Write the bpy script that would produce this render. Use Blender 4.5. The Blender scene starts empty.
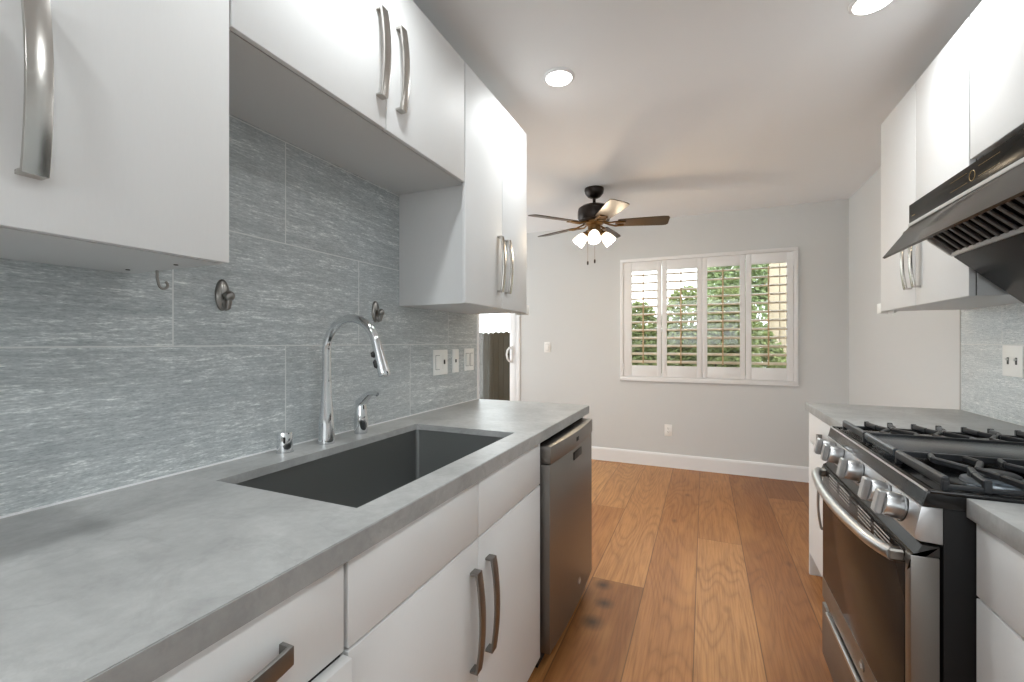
import bpy, bmesh, math, random
from mathutils import Vector, Matrix

# ---------------------------------------------------------------- camera, world, lights, exposure
S = bpy.context.scene
COL = S.collection
R = math.radians
cd = bpy.data.cameras.new('camera')
cam = bpy.data.objects.new('camera', cd)
COL.objects.link(cam)
cam.location = (0, 0, 1.24)
cam.rotation_euler = (R(90), 0, R(23.66))
cd.sensor_width = 36
cd.lens = 438.6 / 1024 * 36
cd.shift_y = 1.4 / 1024
cd.clip_start = 0.02
S.camera = cam

W = bpy.data.worlds.new('world')
S.world = W
W.use_nodes = True
wn = W.node_tree.nodes
wn['Background'].inputs[0].default_value = (0.93, 0.98, 1.0, 1)
wn['Background'].inputs[1].default_value = 2.3

S.view_settings.view_transform = 'Standard'
S.view_settings.look = 'None'
S.view_settings.gamma = 1
S.view_settings.use_curve_mapping = False
S.view_settings.exposure = 1.02
S.cycles.use_denoising = True
S.cycles.max_bounces = 10
S.cycles.diffuse_bounces = 6
S.cycles.sample_clamp_indirect = 6

CEIL = 2.477
CAN_W = 2.4          # each ceiling can
BULB_W = 4.4          # each bulb of the fan
CANS = [(-0.62, 1.96), (0.559, 1.975), (-0.62, 0.85), (0.559, 0.85), (-0.62, -0.35), (0.559, -0.35)]


def lamp(name, kind, loc, power, col=(0.95, 0.99, 1.0), size=0.1):
    l = bpy.data.lights.new(name, kind)
    l.energy = power
    l.color = col
    if kind == 'AREA':
        l.shape = 'DISK'
        l.size = size
        l.spread = R(150)
    else:
        l.shadow_soft_size = size
    o = bpy.data.objects.new(name, l)
    COL.objects.link(o)
    o.location = loc
    return o


for (x, y) in CANS:
    lamp('can_light', 'AREA', (x, y, CEIL - 0.022), CAN_W, size=0.095)


# ---------------------------------------------------------------- materials
def sg(r, g=None, b=None):
    if g is None:
        g = b = r
    f = lambda c: (c / 255 / 12.92) if c / 255 <= 0.04045 else ((c / 255 + 0.055) / 1.055) ** 2.4
    return (f(r), f(g), f(b), 1)


class NT:
    def __init__(self, name):
        m = bpy.data.materials.new(name)
        m.use_nodes = True
        self.m = m
        self.t = m.node_tree
        self.b = self.t.nodes['Principled BSDF']

    def n(self, typ, ins=None, **kw):
        nd = self.t.nodes.new(typ)
        for k, v in kw.items():
            setattr(nd, k, v)
        for k, v in (ins or {}).items():
            self.put(nd.inputs[k], v)
        return nd

    def put(self, sock, v):
        if isinstance(v, bpy.types.NodeSocket):
            self.t.links.new(v, sock)
        elif isinstance(v, bpy.types.Node):
            self.t.links.new(v.outputs[0], sock)
        else:
            sock.default_value = v

    def math(self, op, a, b=0.0, c=0.0, clamp=False):
        return self.n('ShaderNodeMath', {0: a, 1: b, 2: c}, operation=op, use_clamp=clamp).outputs[0]

    def mix(self, f, a, b, blend='MIX'):
        nd = self.t.nodes.new('ShaderNodeMix')
        nd.data_type = 'RGBA'
        nd.blend_type = blend
        self.put(nd.inputs[0], f)
        self.put(nd.inputs[6], a)
        self.put(nd.inputs[7], b)
        return nd.outputs[2]

    def ramp(self, f, stops):
        nd = self.t.nodes.new('ShaderNodeValToRGB')
        self.put(nd.inputs[0], f)
        e = nd.color_ramp.elements
        while len(e) < len(stops):
            e.new(0.5)
        for i, (p, c) in enumerate(stops):
            e[i].position = p
            e[i].color = c if len(c) == 4 else (*c, 1)
        return nd.outputs[0]

    def noise(self, vec, scale=5, detail=4, rough=0.5, dist=0.0):
        return self.n('ShaderNodeTexNoise', {'Vector': vec, 'Scale': scale, 'Detail': detail,
                                             'Roughness': rough, 'Distortion': dist}).outputs[0]

    def mapped(self, vec, scale=(1, 1, 1), loc=(0, 0, 0), rot=(0, 0, 0)):
        return self.n('ShaderNodeMapping', {'Vector': vec, 'Scale': scale, 'Location': loc, 'Rotation': rot}).outputs[0]

    def pos(self):
        return self.n('ShaderNodeNewGeometry').outputs['Position']

    def obj(self):
        return self.n('ShaderNodeTexCoord').outputs['Object']

    def bump(self, h, strength=0.2, dist=0.002):
        nd = self.n('ShaderNodeBump', {'Height': h, 'Strength': strength, 'Distance': dist})
        self.t.links.new(nd.outputs[0], self.b.inputs['Normal'])

    def set(self, **kw):
        for k, v in kw.items():
            self.put(self.b.inputs[k.replace('_', ' ')], v)
        return self


def plain(name, col, rough=0.5, metal=0.0, spec=0.5, var=0.04, scale=12.0, coat=0.0):
    q = NT(name)
    nz = q.noise(q.obj(), scale, 3)
    dark = tuple(c * (1 - var) for c in col[:3]) + (1,)
    lite = tuple(min(1, c * (1 + var)) for c in col[:3]) + (1,)
    q.set(Base_Color=q.mix(nz, dark, lite), Roughness=rough, Metallic=metal, Specular_IOR_Level=spec, Coat_Weight=coat)
    return q.m


def paint(name, col, rough=0.6, bs=180, strength=0.05):
    q = NT(name)
    p = q.pos()
    nz = q.noise(p, 1.3, 3)
    q.set(Base_Color=q.mix(nz, tuple(c * 0.985 for c in col[:3]) + (1,), tuple(c * 1.01 for c in col[:3]) + (1,)),
          Roughness=rough, Specular_IOR_Level=0.3)
    q.bump(q.noise(p, bs, 2), strength, 0.001)
    return q.m


M = {}
M['wall'] = paint('wall_paint', sg(211, 213, 213), 0.7)
M['ceiling'] = paint('ceiling_paint', sg(236, 238, 240), 0.8)
M['trim'] = paint('trim_paint', sg(236, 237, 238), 0.35, 30, 0.02)
M['plastic'] = plain('white_plastic', sg(243, 243, 240), 0.3)
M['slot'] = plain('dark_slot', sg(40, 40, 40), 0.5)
M['groove'] = plain('groove_shade', sg(150, 150, 148), 0.6)
M['rubber'] = plain('black_rubber', sg(22, 22, 22), 0.5)


def laminate(name, col):
    q = NT(name)
    o = q.pos()
    nz = q.noise(q.mapped(o, (300, 300, 40)), 1.0, 3, 0.6)
    big = q.noise(o, 3, 2)
    c = q.mix(nz, tuple(x * 0.965 for x in col[:3]) + (1,), col)
    c = q.mix(q.math('MULTIPLY', big, 0.10), c, tuple(x * 0.95 for x in col[:3]) + (1,))
    q.set(Base_Color=c, Roughness=0.55, Specular_IOR_Level=0.35)
    q.bump(nz, 0.06, 0.0006)
    return q.m


M['laminate'] = laminate('white_laminate', sg(226, 227, 227))
M['carcass'] = laminate('pale_carcass', sg(216, 217, 217))
M['gap'] = plain('shadow_gap', sg(70, 70, 68), 0.7)


def counter():
    q = NT('grey_quartz')
    p = q.pos()
    a = q.noise(p, 5, 6, 0.6, 0.6)
    b = q.noise(q.mapped(p, (1, 1, 1), (3, 1, 2)), 55, 4, 0.7)
    v = q.noise(p, 3.2, 8, 0.62, 1.6)
    vein = q.math('SUBTRACT', 1.0, q.math('MULTIPLY', q.math('ABSOLUTE', q.math('SUBTRACT', v, 0.5)), 26.0), clamp=True)
    c = q.ramp(a, [(0.3, sg(150, 151, 150)), (0.5, sg(164, 165, 164)), (0.7, sg(179, 180, 179))])
    c = q.mix(q.math('MULTIPLY', q.math('SUBTRACT', b, 0.35, clamp=True), 0.8), c, sg(132, 132, 131))
    c = q.mix(q.math('MULTIPLY', vein, 0.16), c, sg(108, 109, 108))
    q.set(Base_Color=c, Roughness=q.math('ADD', 0.30, q.math('MULTIPLY', b, 0.14)), Specular_IOR_Level=0.45)
    return q.m


M['counter'] = counter()


def tile(name, y_even, light=1.0):
    q = NT(name)
    p = q.pos()
    xyz = q.n('ShaderNodeSeparateXYZ', {0: p})
    y, z = xyz.outputs[1], xyz.outputs[2]
    zr = q.math('DIVIDE', q.math('SUBTRACT', z, 0.914), 0.3165)
    row = q.math('FLOOR', zr)
    fz = q.math('FRACT', zr)
    odd = q.math('MULTIPLY', q.math('FLOORED_MODULO', row, 2.0), 0.5)
    yr = q.math('ADD', q.math('DIVIDE', q.math('SUBTRACT', y, y_even), 0.632), odd)
    fy = q.math('FRACT', yr)
    idx = q.math('ADD', q.math('MULTIPLY', row, 17.3), q.math('MULTIPLY', q.math('FLOOR', yr), 5.7))
    gz = q.math('MULTIPLY', q.math('SUBTRACT', 0.5, q.math('ABSOLUTE', q.math('SUBTRACT', fz, 0.5))), 0.3165)
    gy = q.math('MULTIPLY', q.math('SUBTRACT', 0.5, q.math('ABSOLUTE', q.math('SUBTRACT', fy, 0.5))), 0.632)
    d = q.math('MINIMUM', gz, gy)
    grout = q.math('LESS_THAN', d, 0.0018)
    vec = q.n('ShaderNodeCombineXYZ', {0: idx, 1: y, 2: z}).outputs[0]
    s1 = q.noise(q.mapped(vec, (1, 24, 215)), 1.0, 4, 0.7, 0.15)
    s2 = q.noise(q.mapped(vec, (1, 110, 430)), 1.0, 3, 0.6, 0.2)
    s3 = q.noise(q.mapped(vec, (1, 3.0, 40)), 1.0, 3, 0.5)
    f = q.math('ADD', q.math('MULTIPLY', s1, 0.55), q.math('ADD', q.math('MULTIPLY', s2, 0.30), q.math('MULTIPLY', s3, 0.25)))
    k = lambda v: tuple(min(1, c * light) for c in sg(*v)[:3]) + (1,)
    c = q.ramp(f, [(0.41, k((144, 150, 153))), (0.525, k((161, 167, 169))), (0.605, k((178, 183, 184))), (0.70, k((224, 227, 226)))])
    c = q.mix(grout, c, sg(222, 224, 223))
    rough = q.math('ADD', 0.14, q.math('MULTIPLY', s2, 0.34))
    rough = q.math('MAXIMUM', rough, q.math('MULTIPLY', grout, 0.8))
    q.set(Base_Color=c, Roughness=rough, Specular_IOR_Level=0.55)
    h = q.math('SUBTRACT', q.math('ADD', q.math('MULTIPLY', s1, 0.6), q.math('MULTIPLY', s2, 0.5)), q.math('MULTIPLY', grout, 0.8))
    q.bump(h, 0.5, 0.0022)
    return q.m


M['tile'] = tile('linear_grey_tile', 0.968, 1.24)
M['tile_right'] = tile('pale_linear_tile', 2.185, 1.5)


def floor_mat():
    q = NT('oak_floor')
    uv = q.n('ShaderNodeUVMap', uv_map='plank').outputs[0]
    sep = q.n('ShaderNodeSeparateXYZ', {0: uv})
    u, v = sep.outputs[0], sep.outputs[1]
    tone = q.n('ShaderNodeAttribute', attribute_name='tone').outputs['Fac']
    seed = q.n('ShaderNodeAttribute', attribute_name='seed').outputs['Fac']
    vec = q.n('ShaderNodeCombineXYZ', {0: q.math('MULTIPLY', u, 0.25), 1: v, 2: seed}).outputs[0]
    base = q.ramp(tone, [(0.0, sg(122, 76, 38)), (0.35, sg(154, 101, 55)), (0.65, sg(176, 122, 72)), (1.0, sg(200, 152, 101))])
    fine = q.noise(q.mapped(vec, (130, 5, 3)), 1.0, 4, 0.6, 0.3)
    big = q.noise(q.mapped(vec, (7, 1.2, 3)), 1.0, 3, 0.5, 0.6)
    ringv = q.noise(q.mapped(vec, (4.2, 0.6, 2)), 1.0, 2, 0.4, 0.25)
    ring = q.math('FRACT', q.math('MULTIPLY', ringv, 22.0))
    ring = q.math('ABSOLUTE', q.math('SUBTRACT', q.math('MULTIPLY', ring, 2.0), 1.0))
    ring = q.math('POWER', ring, 2.2)
    c = q.mix(q.math('MULTIPLY', ring, 0.42), base, q.mix(0.7, base, sg(88, 48, 20)))
    c = q.mix(q.math('MULTIPLY', q.math('SUBTRACT', fine, 0.42, clamp=True), 1.5), c, sg(104, 60, 26))
    c = q.mix(q.math('MULTIPLY', q.math('SUBTRACT', big, 0.5, clamp=True), 1.2), c, sg(212, 156, 96))
    kn = q.n('ShaderNodeTexVoronoi', {'Vector': q.mapped(vec, (5.5, 2.8, 1)), 'Scale': 1.0, 'Randomness': 1.0})
    kd = q.math('ADD', kn.outputs['Distance'], q.math('MULTIPLY', fine, 0.06))
    knot = q.math('SUBTRACT', 1.0, q.math('MULTIPLY', kd, 6.0), clamp=True)
    c = q.mix(q.math('MULTIPLY', knot, 0.75), c, sg(76, 42, 20))
    # two dark scuffs on the boards beside the dishwasher
    p = q.pos()
    pz = q.noise(p, 30, 3)
    st = None
    for (x, y, r) in ((-0.455, 1.925, 0.060), (-0.435, 2.085, 0.050), (-0.475, 2.24, 0.05)):
        dn = q.n('ShaderNodeVectorMath', {0: p, 1: (x, y, 0)}, operation='DISTANCE').outputs['Value']
        s_ = q.math('MULTIPLY', q.math('SUBTRACT', 1.25, q.math('DIVIDE', q.math('ADD', dn, q.math('MULTIPLY', pz, 0.014)), r), clamp=True), 1.0, clamp=True)
        st = s_ if st is None else q.math('MAXIMUM', st, s_)
    c = q.mix(q.math('MULTIPLY', st, 0.8), c, sg(40, 32, 26))
    # seams between boards
    e = q.math('SUBTRACT', 0.5, q.math('ABSOLUTE', q.math('SUBTRACT', u, 0.5)))
    seam = q.math('SUBTRACT', 1.0, q.math('DIVIDE', q.math('MULTIPLY', e, 0.25), 0.0032), clamp=True)
    ve = q.n('ShaderNodeAttribute', attribute_name='vlen').outputs['Fac']
    e2 = q.math('MINIMUM', v, q.math('SUBTRACT', ve, v))
    seam2 = q.math('SUBTRACT', 1.0, q.math('DIVIDE', e2, 0.0022), clamp=True)
    seam = q.math('MAXIMUM', seam, seam2)
    c = q.mix(q.math('MULTIPLY', seam, 0.8), c, sg(58, 36, 20))
    q.set(Base_Color=c, Roughness=q.math('ADD', 0.34, q.math('MULTIPLY', fine, 0.16)), Specular_IOR_Level=0.4)
    q.bump(q.math('SUBTRACT', q.math('MULTIPLY', fine, 0.3), seam), 0.25, 0.001)
    return q.m


M['floor'] = floor_mat()


def steel(name, col, rough, axis, spread=0.05, metal=1.0):
    q = NT(name)
    sc = {'x': (4, 400, 400), 'y': (400, 4, 400), 'z': (400, 400, 4)}[axis]
    nz = q.noise(q.mapped(q.obj(), sc), 1.0, 3, 0.6)
    q.set(Base_Color=q.mix(nz, tuple(c * 0.96 for c in col[:3]) + (1,), col), Metallic=metal,
          Roughness=q.math('ADD', rough - spread / 2, q.math('MULTIPLY', nz, spread)))
    q.bump(nz, 0.015, 0.0003)
    return q.m


M['steel'] = steel('brushed_steel', sg(204, 205, 206), 0.33, 'y')
M['steel_door'] = steel('dishwasher_steel', sg(140, 137, 133), 0.40, 'z')
M['steel_dark'] = steel('dark_steel', sg(150, 147, 142), 0.35, 'z')  # darker steel for emblem discs and handle mounts
M['nickel'] = steel('brushed_nickel', sg(196, 193, 188), 0.22, 'z')
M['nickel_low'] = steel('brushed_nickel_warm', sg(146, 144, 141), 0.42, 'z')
M['sink'] = steel('sink_steel', sg(138, 140, 139), 0.45, 'y', 0.14, 0.9)
M['chrome'] = plain('chrome', sg(222, 224, 226), 0.06, 1.0)
M['pewter'] = plain('pewter', sg(150, 147, 143), 0.28, 1.0, var=0.15, scale=60)
M['enamel'] = plain('black_enamel', sg(15, 15, 16), 0.16, 0.0, 0.5)
M['iron'] = plain('cast_iron', sg(36, 38, 41), 0.36, 0.0, 0.5, var=0.2, scale=120)
M['griddle'] = plain('griddle_iron', sg(46, 52, 58), 0.26, 0.0, 0.6, var=0.15, scale=60)
M['burner'] = plain('burner_alloy', sg(150, 158, 165), 0.35, 0.9)
M['black_side'] = plain('black_side_panel', sg(19, 19, 20), 0.5, 0.0, 0.2)
M['oven_glass'] = plain('dark_oven_glass', sg(36, 33, 31), 0.16, 0.0, 0.12)
M['hood_black'] = plain('hood_black_gloss', sg(27, 27, 26), 0.22, 0.0, 0.06)
M['hood_matte'] = plain('hood_black_satin', sg(38, 36, 34), 0.32, 0.0, 0.5)
M['visor'] = plain('hood_visor_glass', sg(58, 56, 53), 0.14, 0.0, 0.3)
M['hood_edge'] = plain('hood_silver_edge', sg(190, 190, 188), 0.45, 0.1)
M['slat'] = plain('dark_filter_steel', sg(72, 76, 79), 0.32, 0.5)
M['gold'] = plain('gold_print', sg(176, 148, 92), 0.4, 0.3)
M['bronze'] = plain('fan_bronze', sg(42, 34, 30), 0.35, 0.5)
M['fan_iron'] = plain('fan_antique_bronze', sg(120, 88, 48), 0.3, 0.7)


def wood(name, a, b, axis=(60, 3, 60), rough=0.38):
    q = NT(name)
    nz = q.noise(q.mapped(q.obj(), axis), 1.0, 4, 0.6, 0.4)
    q.set(Base_Color=q.mix(nz, a, b), Roughness=rough, Specular_IOR_Level=0.5 if rough < 0.5 else 0.1)
    return q.m


M['blade'] = wood('fan_blade_walnut', sg(48, 35, 18), sg(74, 54, 27), (4, 60, 60))


def emit(name, col, strength, base=(0.9, 0.9, 0.88, 1)):
    q = NT(name)
    q.set(Base_Color=base, Roughness=0.4, Emission_Color=col, Emission_Strength=strength)
    return q.m


M['lens'] = emit('can_lens', (1, 0.98, 0.95, 1), 6.0)
M['shade'] = emit('frosted_shade', (1, 0.86, 0.68, 1), 0.9)
M['bulb'] = emit('fan_bulb', (1, 0.95, 0.86, 1), 8.0)


def glass_pane():
    q = NT('window_glass')
    fr = q.n('ShaderNodeFresnel', {'IOR': 1.45})
    tr = q.n('ShaderNodeBsdfTransparent', {'Color': (0.97, 0.985, 0.98, 1)})
    gl = q.n('ShaderNodeBsdfGlossy', {'Roughness': 0.02})
    mx = q.n('ShaderNodeMixShader', {0: fr, 1: tr, 2: gl})
    out = q.t.nodes['Material Output']
    q.t.links.new(mx.outputs[0], out.inputs[0])
    return q.m


M['glass'] = glass_pane()


def leaf(name, a, b):
    q = NT(name)
    nz = q.noise(q.obj(), 5, 3)
    c = q.mix(nz, a, b)
    q.set(Base_Color=c, Roughness=0.5)
    tl = q.n('ShaderNodeBsdfTranslucent', {'Color': c})
    mx = q.n('ShaderNodeMixShader', {0: 0.35, 1: q.b.outputs[0], 2: tl})
    q.t.links.new(mx.outputs[0], q.t.nodes['Material Output'].inputs[0])
    return q.m


M['leaf'] = leaf('hedge_leaf', sg(92, 106, 58), sg(170, 178, 118))
M['leaf_pale'] = leaf('pale_leaf', sg(120, 142, 96), sg(176, 190, 140))
M['bark'] = wood('bark', sg(70, 56, 44), sg(110, 92, 74))
M['fence'] = wood('weathered_fence', sg(34, 28, 20), sg(54, 45, 32), (60, 60, 3), 0.9)
M['cream'] = wood('cream_boards', sg(150, 134, 112), sg(172, 156, 132), (30, 30, 2))
M['post'] = plain('pale_blue_post', sg(150, 166, 178), 0.5)
M['ground'] = paint('patio_ground', sg(150, 145, 136), 0.9, 40, 0.3)
M['rod'] = paint('tilt_rod_warm_light', sg(196, 168, 132), 0.4, 30, 0.02)  # rods toned tan: warm indoor light put into the colour
M['louver'] = paint('louver_warm_light', sg(216, 202, 178), 0.35, 30, 0.02)  # white louvers tinted cream to carry the warm room light


# ---------------------------------------------------------------- mesh helpers (world coordinates)
class G:
    def __init__(self):
        self.bm = bmesh.new()

    def box(self, x0, x1, y0, y1, z0, z1, bev=0.0, seg=2):
        if x0 > x1: x0, x1 = x1, x0
        if y0 > y1: y0, y1 = y1, y0
        if z0 > z1: z0, z1 = z1, z0
        vs = [self.bm.verts.new((x, y, z)) for x in (x0, x1) for y in (y0, y1) for z in (z0, z1)]
        fs = [(0, 1, 3, 2), (4, 6, 7, 5), (0, 4, 5, 1), (2, 3, 7, 6), (0, 2, 6, 4), (1, 5, 7, 3)]
        faces = [self.bm.faces.new([vs[i] for i in f]) for f in fs]
        if bev > 0:
            es = list({e for f in faces for e in f.edges})
            bmesh.ops.bevel(self.bm, geom=es, offset=bev, segments=seg, affect='EDGES', profile=0.5)
        return self

    def prism(self, pts, axis, a, b, bev=0.0):
        """pts: 2-D polygon in the two other axes (in x, y, z order), extruded along axis from a to b"""
        def P(u, v, w):
            return {'x': (w, u, v), 'y': (u, w, v), 'z': (u, v, w)}[axis]
        A = [self.bm.verts.new(P(u, v, a)) for u, v in pts]
        B = [self.bm.verts.new(P(u, v, b)) for u, v in pts]
        n = len(pts)
        fa = [self.bm.faces.new(A), self.bm.faces.new(B[::-1])]
        for i in range(n):
            fa.append(self.bm.faces.new((A[i], B[i], B[(i + 1) % n], A[(i + 1) % n])))
        bmesh.ops.recalc_face_normals(self.bm, faces=fa)
        if bev > 0:
            es = list({e for f in fa[:2] for e in f.edges})
            bmesh.ops.bevel(self.bm, geom=es, offset=bev, segments=2, affect='EDGES', profile=0.5)
        return self

    def tube(self, pts, r, seg=14, caps=True, squash=None):
        pts = [Vector(p) for p in pts]
        n = len(pts)
        rs = r if isinstance(r, (list, tuple)) else [r] * n
        rings = []
        prev = None
        for i, p in enumerate(pts):
            t = (pts[min(i + 1, n - 1)] - pts[max(i - 1, 0)]).normalized()
            if prev is None:
                up = Vector((0, 0, 1)) if abs(t.z) < 0.9 else Vector((1, 0, 0))
                a = t.cross(up).normalized()
            else:
                a = (prev - t * prev.dot(t)).normalized()
            prev = a
            b = t.cross(a)
            q = squash or 1.0
            rings.append([self.bm.verts.new(p + (a * math.cos(2 * math.pi * k / seg) + b * q * math.sin(2 * math.pi * k / seg)) * rs[i])
                          for k in range(seg)])
        fa = []
        for i in range(n - 1):
            for k in range(seg):
                fa.append(self.bm.faces.new((rings[i][k], rings[i][(k + 1) % seg], rings[i + 1][(k + 1) % seg], rings[i + 1][k])))
        if caps:
            fa.append(self.bm.faces.new(rings[0][::-1]))
            fa.append(self.bm.faces.new(rings[-1]))
        bmesh.ops.recalc_face_normals(self.bm, faces=fa)
        return self

    def bar(self, p0, p1, w, h, bev=0.0):
        """rectangular bar from p0 to p1: w sideways, h upward"""
        p0, p1 = Vector(p0), Vector(p1)
        t = (p1 - p0).normalized()
        s = t.cross(Vector((0, 0, 1)))
        s = s.normalized() if s.length > 1e-4 else Vector((1, 0, 0))
        u = s.cross(t)
        vs = []
        for p in (p0, p1):
            for a, b in ((-1, -1), (1, -1), (1, 1), (-1, 1)):
                vs.append(self.bm.verts.new(p + s * a * w / 2 + u * b * h / 2))
        fs = [(3, 2, 1, 0), (4, 5, 6, 7), (0, 1, 5, 4), (1, 2, 6, 5), (2, 3, 7, 6), (3, 0, 4, 7)]
        fa = [self.bm.faces.new([vs[i] for i in f]) for f in fs]
        bmesh.ops.recalc_face_normals(self.bm, faces=fa)
        if bev:
            bmesh.ops.bevel(self.bm, geom=list({e for f in fa for e in f.edges}), offset=bev, segments=1, affect='EDGES')
        return self

    def lathe(self, prof, at, axis=(0, 0, 1), seg=32):
        """prof: (radius, height) pairs"""
        ax = Vector(axis).normalized()
        up = Vector((0, 0, 1)) if abs(ax.z) < 0.9 else Vector((1, 0, 0))
        a = ax.cross(up).normalized()
        b = ax.cross(a)
        at = Vector(at)
        rings = []
        for (r, h) in prof:
            if r < 1e-6:
                rings.append([self.bm.verts.new(at + ax * h)])
            else:
                rings.append([self.bm.verts.new(at + ax * h + (a * math.cos(2 * math.pi * k / seg) + b * math.sin(2 * math.pi * k / seg)) * r) for k in range(seg)])
        fa = []
        for i in range(len(rings) - 1):
            A, B = rings[i], rings[i + 1]
            for k in range(seg):
                k2 = (k + 1) % seg
                if len(A) == 1 and len(B) == 1:
                    continue
                if len(A) == 1:
                    fa.append(self.bm.faces.new((A[0], B[k2], B[k])))
                elif len(B) == 1:
                    fa.append(self.bm.faces.new((A[k], A[k2], B[0])))
                else:
                    fa.append(self.bm.faces.new((A[k], A[k2], B[k2], B[k])))
        bmesh.ops.recalc_face_normals(self.bm, faces=fa)
        return self

    def ball(self, at, r, scale=(1, 1, 1), seg=20):
        mat = Matrix.Translation(at) @ Matrix.Diagonal((*scale, 1))
        bmesh.ops.create_uvsphere(self.bm, u_segments=seg, v_segments=seg // 2, radius=r, matrix=mat)
        return self

    def build(self, name, mat, parent=None, base=None, sharp=32, smooth=True):
        """base: origin for a top-level mesh; parts sit on their parent's origin"""
        o_ = Vector(base) if base is not None else (ORIG[parent] if parent else Vector((0, 0, 0)))
        for v in self.bm.verts:
            v.co -= o_
        me = bpy.data.meshes.new(name)
        self.bm.to_mesh(me)
        self.bm.free()
        if smooth:
            for p in me.polygons:
                p.use_smooth = True
            me.set_sharp_from_angle(angle=R(sharp))
        me.materials.append(mat)
        o = bpy.data.objects.new(name, me)
        COL.objects.link(o)
        if parent:
            o.parent = parent
        else:
            o.location = o_
        ORIG[o] = o_
        return o


ORIG = {}


def thing(name, label, cat, loc, group=None):
    o = bpy.data.objects.new(name, None)
    o.empty_display_size = 0.05
    COL.objects.link(o)
    o.location = loc
    ORIG[o] = Vector(loc)
    return tag(o, label, cat, group)


def tag(o, label, cat, group=None):
    o['label'] = label
    o['category'] = cat
    if group:
        o['group'] = group
    return o


def struct(o, label=None, cat=None):
    o['kind'] = 'structure'
    if label: o['label'] = label
    if cat: o['category'] = cat
    return o


def dup_tree(o, parent=None):
    c = o.copy()
    COL.objects.link(c)
    if parent:
        c.parent = parent
    for ch in list(o.children):
        dup_tree(ch, c)
    return c


# ---------------------------------------------------------------- the room
XL, XR, YF = -1.194, 1.14, 4.62          # tiled wall face, right wall face, far wall face
XD, YB = -3.35, -2.3                     # dining side wall, wall behind the camera
YE = 2.247                               # where the tiled wall ends

# floor: boards run along Y, pitch about 0.249 m
bm = bmesh.new()
uvl = bm.loops.layers.uv.new('plank')
tl = bm.faces.layers.float.new('tone')
sl = bm.faces.layers.float.new('seed')
vl = bm.faces.layers.float.new('vlen')
rnd = random.Random(4)
seams = [-0.54, -0.279, -0.038, 0.211, 0.462]
xs = [-0.54 - 0.249 * k for k in range(12, 0, -1)] + seams + [0.462 + 0.249 * k for k in range(1, 4)]
fixed = {-0.789: [(-3, 0.6), (1.2, 0.55), (3.33, 0.82)], -0.54: [(-3, 0.5), (0.4, 0.12), (2.295, 0.74)],
         -0.279: [(-3, 0.6), (0.9, 0.52), (4.9, 0.5)], -0.038: [(-3, 0.4), (0.5, 0.78), (3.02, 0.60)],
         0.211: [(-3, 0.5), (1.4, 0.30), (4.9, 0.4)], 0.462: [(-3, 0.4), (1.7, 0.55), (4.03, 0.2)]}
for i in range(len(xs) - 1):
    x0, x1 = xs[i], xs[i + 1]
    key = next((k for k in fixed if abs(k - x0) < 0.01), None)
    if key is not None:
        ends = fixed[key]
    else:
        ends, yy = [], -3 - rnd.random()
        while yy < 4.7:
            ends.append((yy, rnd.random()))
            yy += 1.6 + rnd.random()
    for j, (ya, tone) in enumerate(ends):
        yb = ends[j + 1][0] if j + 1 < len(ends) else 6.2
        ya_, yb_ = max(ya, YB - 0.1), min(yb, YF + 0.14)
        if yb_ - ya_ < 0.02:
            continue
        vs = [bm.verts.new(p) for p in ((x0, ya_, 0), (x1, ya_, 0), (x1, yb_, 0), (x0, yb_, 0))]
        f = bm.faces.new(vs)
        f[tl], f[sl], f[vl] = tone, rnd.random() * 50, yb - ya
        for lp, (u, v) in zip(f.loops, ((0, ya_ - ya), (1, ya_ - ya), (1, yb_ - ya), (0, yb_ - ya))):
            lp[uvl].uv = (u, v)
bmesh.ops.remove_doubles(bm, verts=bm.verts, dist=1e-5)
me = bpy.data.meshes.new('floor')
bm.to_mesh(me)
bm.free()
me.materials.append(M['floor'])
fl = bpy.data.objects.new('floor', me)
COL.objects.link(fl)
struct(fl, 'wide honey oak plank floor')

struct(G().box(XD - 0.14, XR + 0.14, YB - 0.14, YF + 0.14, CEIL, CEIL + 0.1).build('ceiling', M['ceiling']), 'plain off-white ceiling')
wl = struct(G().box(XL - 0.12, XL - 0.004, YB, YE, 0, CEIL).build('wall_left', M['wall']), 'left kitchen wall carrying grey tiles')
g = G().box(XL - 0.004, XL, -0.45, YE - 0.024, 0.9, 1.9)
g.build('backsplash_tile', M['tile'], wl)
G().box(XL - 0.003, XL + 0.002, YE - 0.026, YE + 0.002, 0.914, 1.9).build('tile_edge_strip', M['trim'], wl)
G().box(XL, XL + 0.003, -0.45, YE - 0.024, 0.914, 0.918).build('caulk_line', M['trim'], wl)
wr = struct(G().box(XR + 0.004, XR + 0.14, YB, YF + 0.14, 0, CEIL).build('wall_right', M['wall']), 'right wall, painted beyond its pale tiles')
# paint face sits proud enough to meet the tile field
G().box(XR, XR + 0.004, 2.832, YF, 0, CEIL).build('painted_skin', M['wall'], wr)
G().box(XR, XR + 0.004, -0.45, 2.820, 0.9, 1.9).build('backsplash_tile', M['tile_right'], wr)
G().box(XR - 0.002, XR + 0.004, 2.820, 2.832, 0.9, 1.40).build('tile_edge_strip', M['hood_edge'], wr)
WX0, WX1, WZ0, WZ1 = -0.768, 0.738, 0.884, 2.068
DX0, DX1, DZ = -3.25, -1.965, 2.06
g = G()
g.box(DX1, WX0, YF, YF + 0.14, 0, CEIL)
g.box(WX1, XR + 0.004, YF, YF + 0.14, 0, CEIL)
g.box(WX0, WX1, YF, YF + 0.14, 0, WZ0)
g.box(WX0, WX1, YF, YF + 0.14, WZ1, CEIL)
g.box(DX0, DX1, YF, YF + 0.14, DZ, CEIL)
g.box(XD, DX0, YF, YF + 0.14, 0, CEIL)
struct(g.build('wall_far', M['wall']), 'far grey wall with shuttered window and glass door')
g = G()
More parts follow.
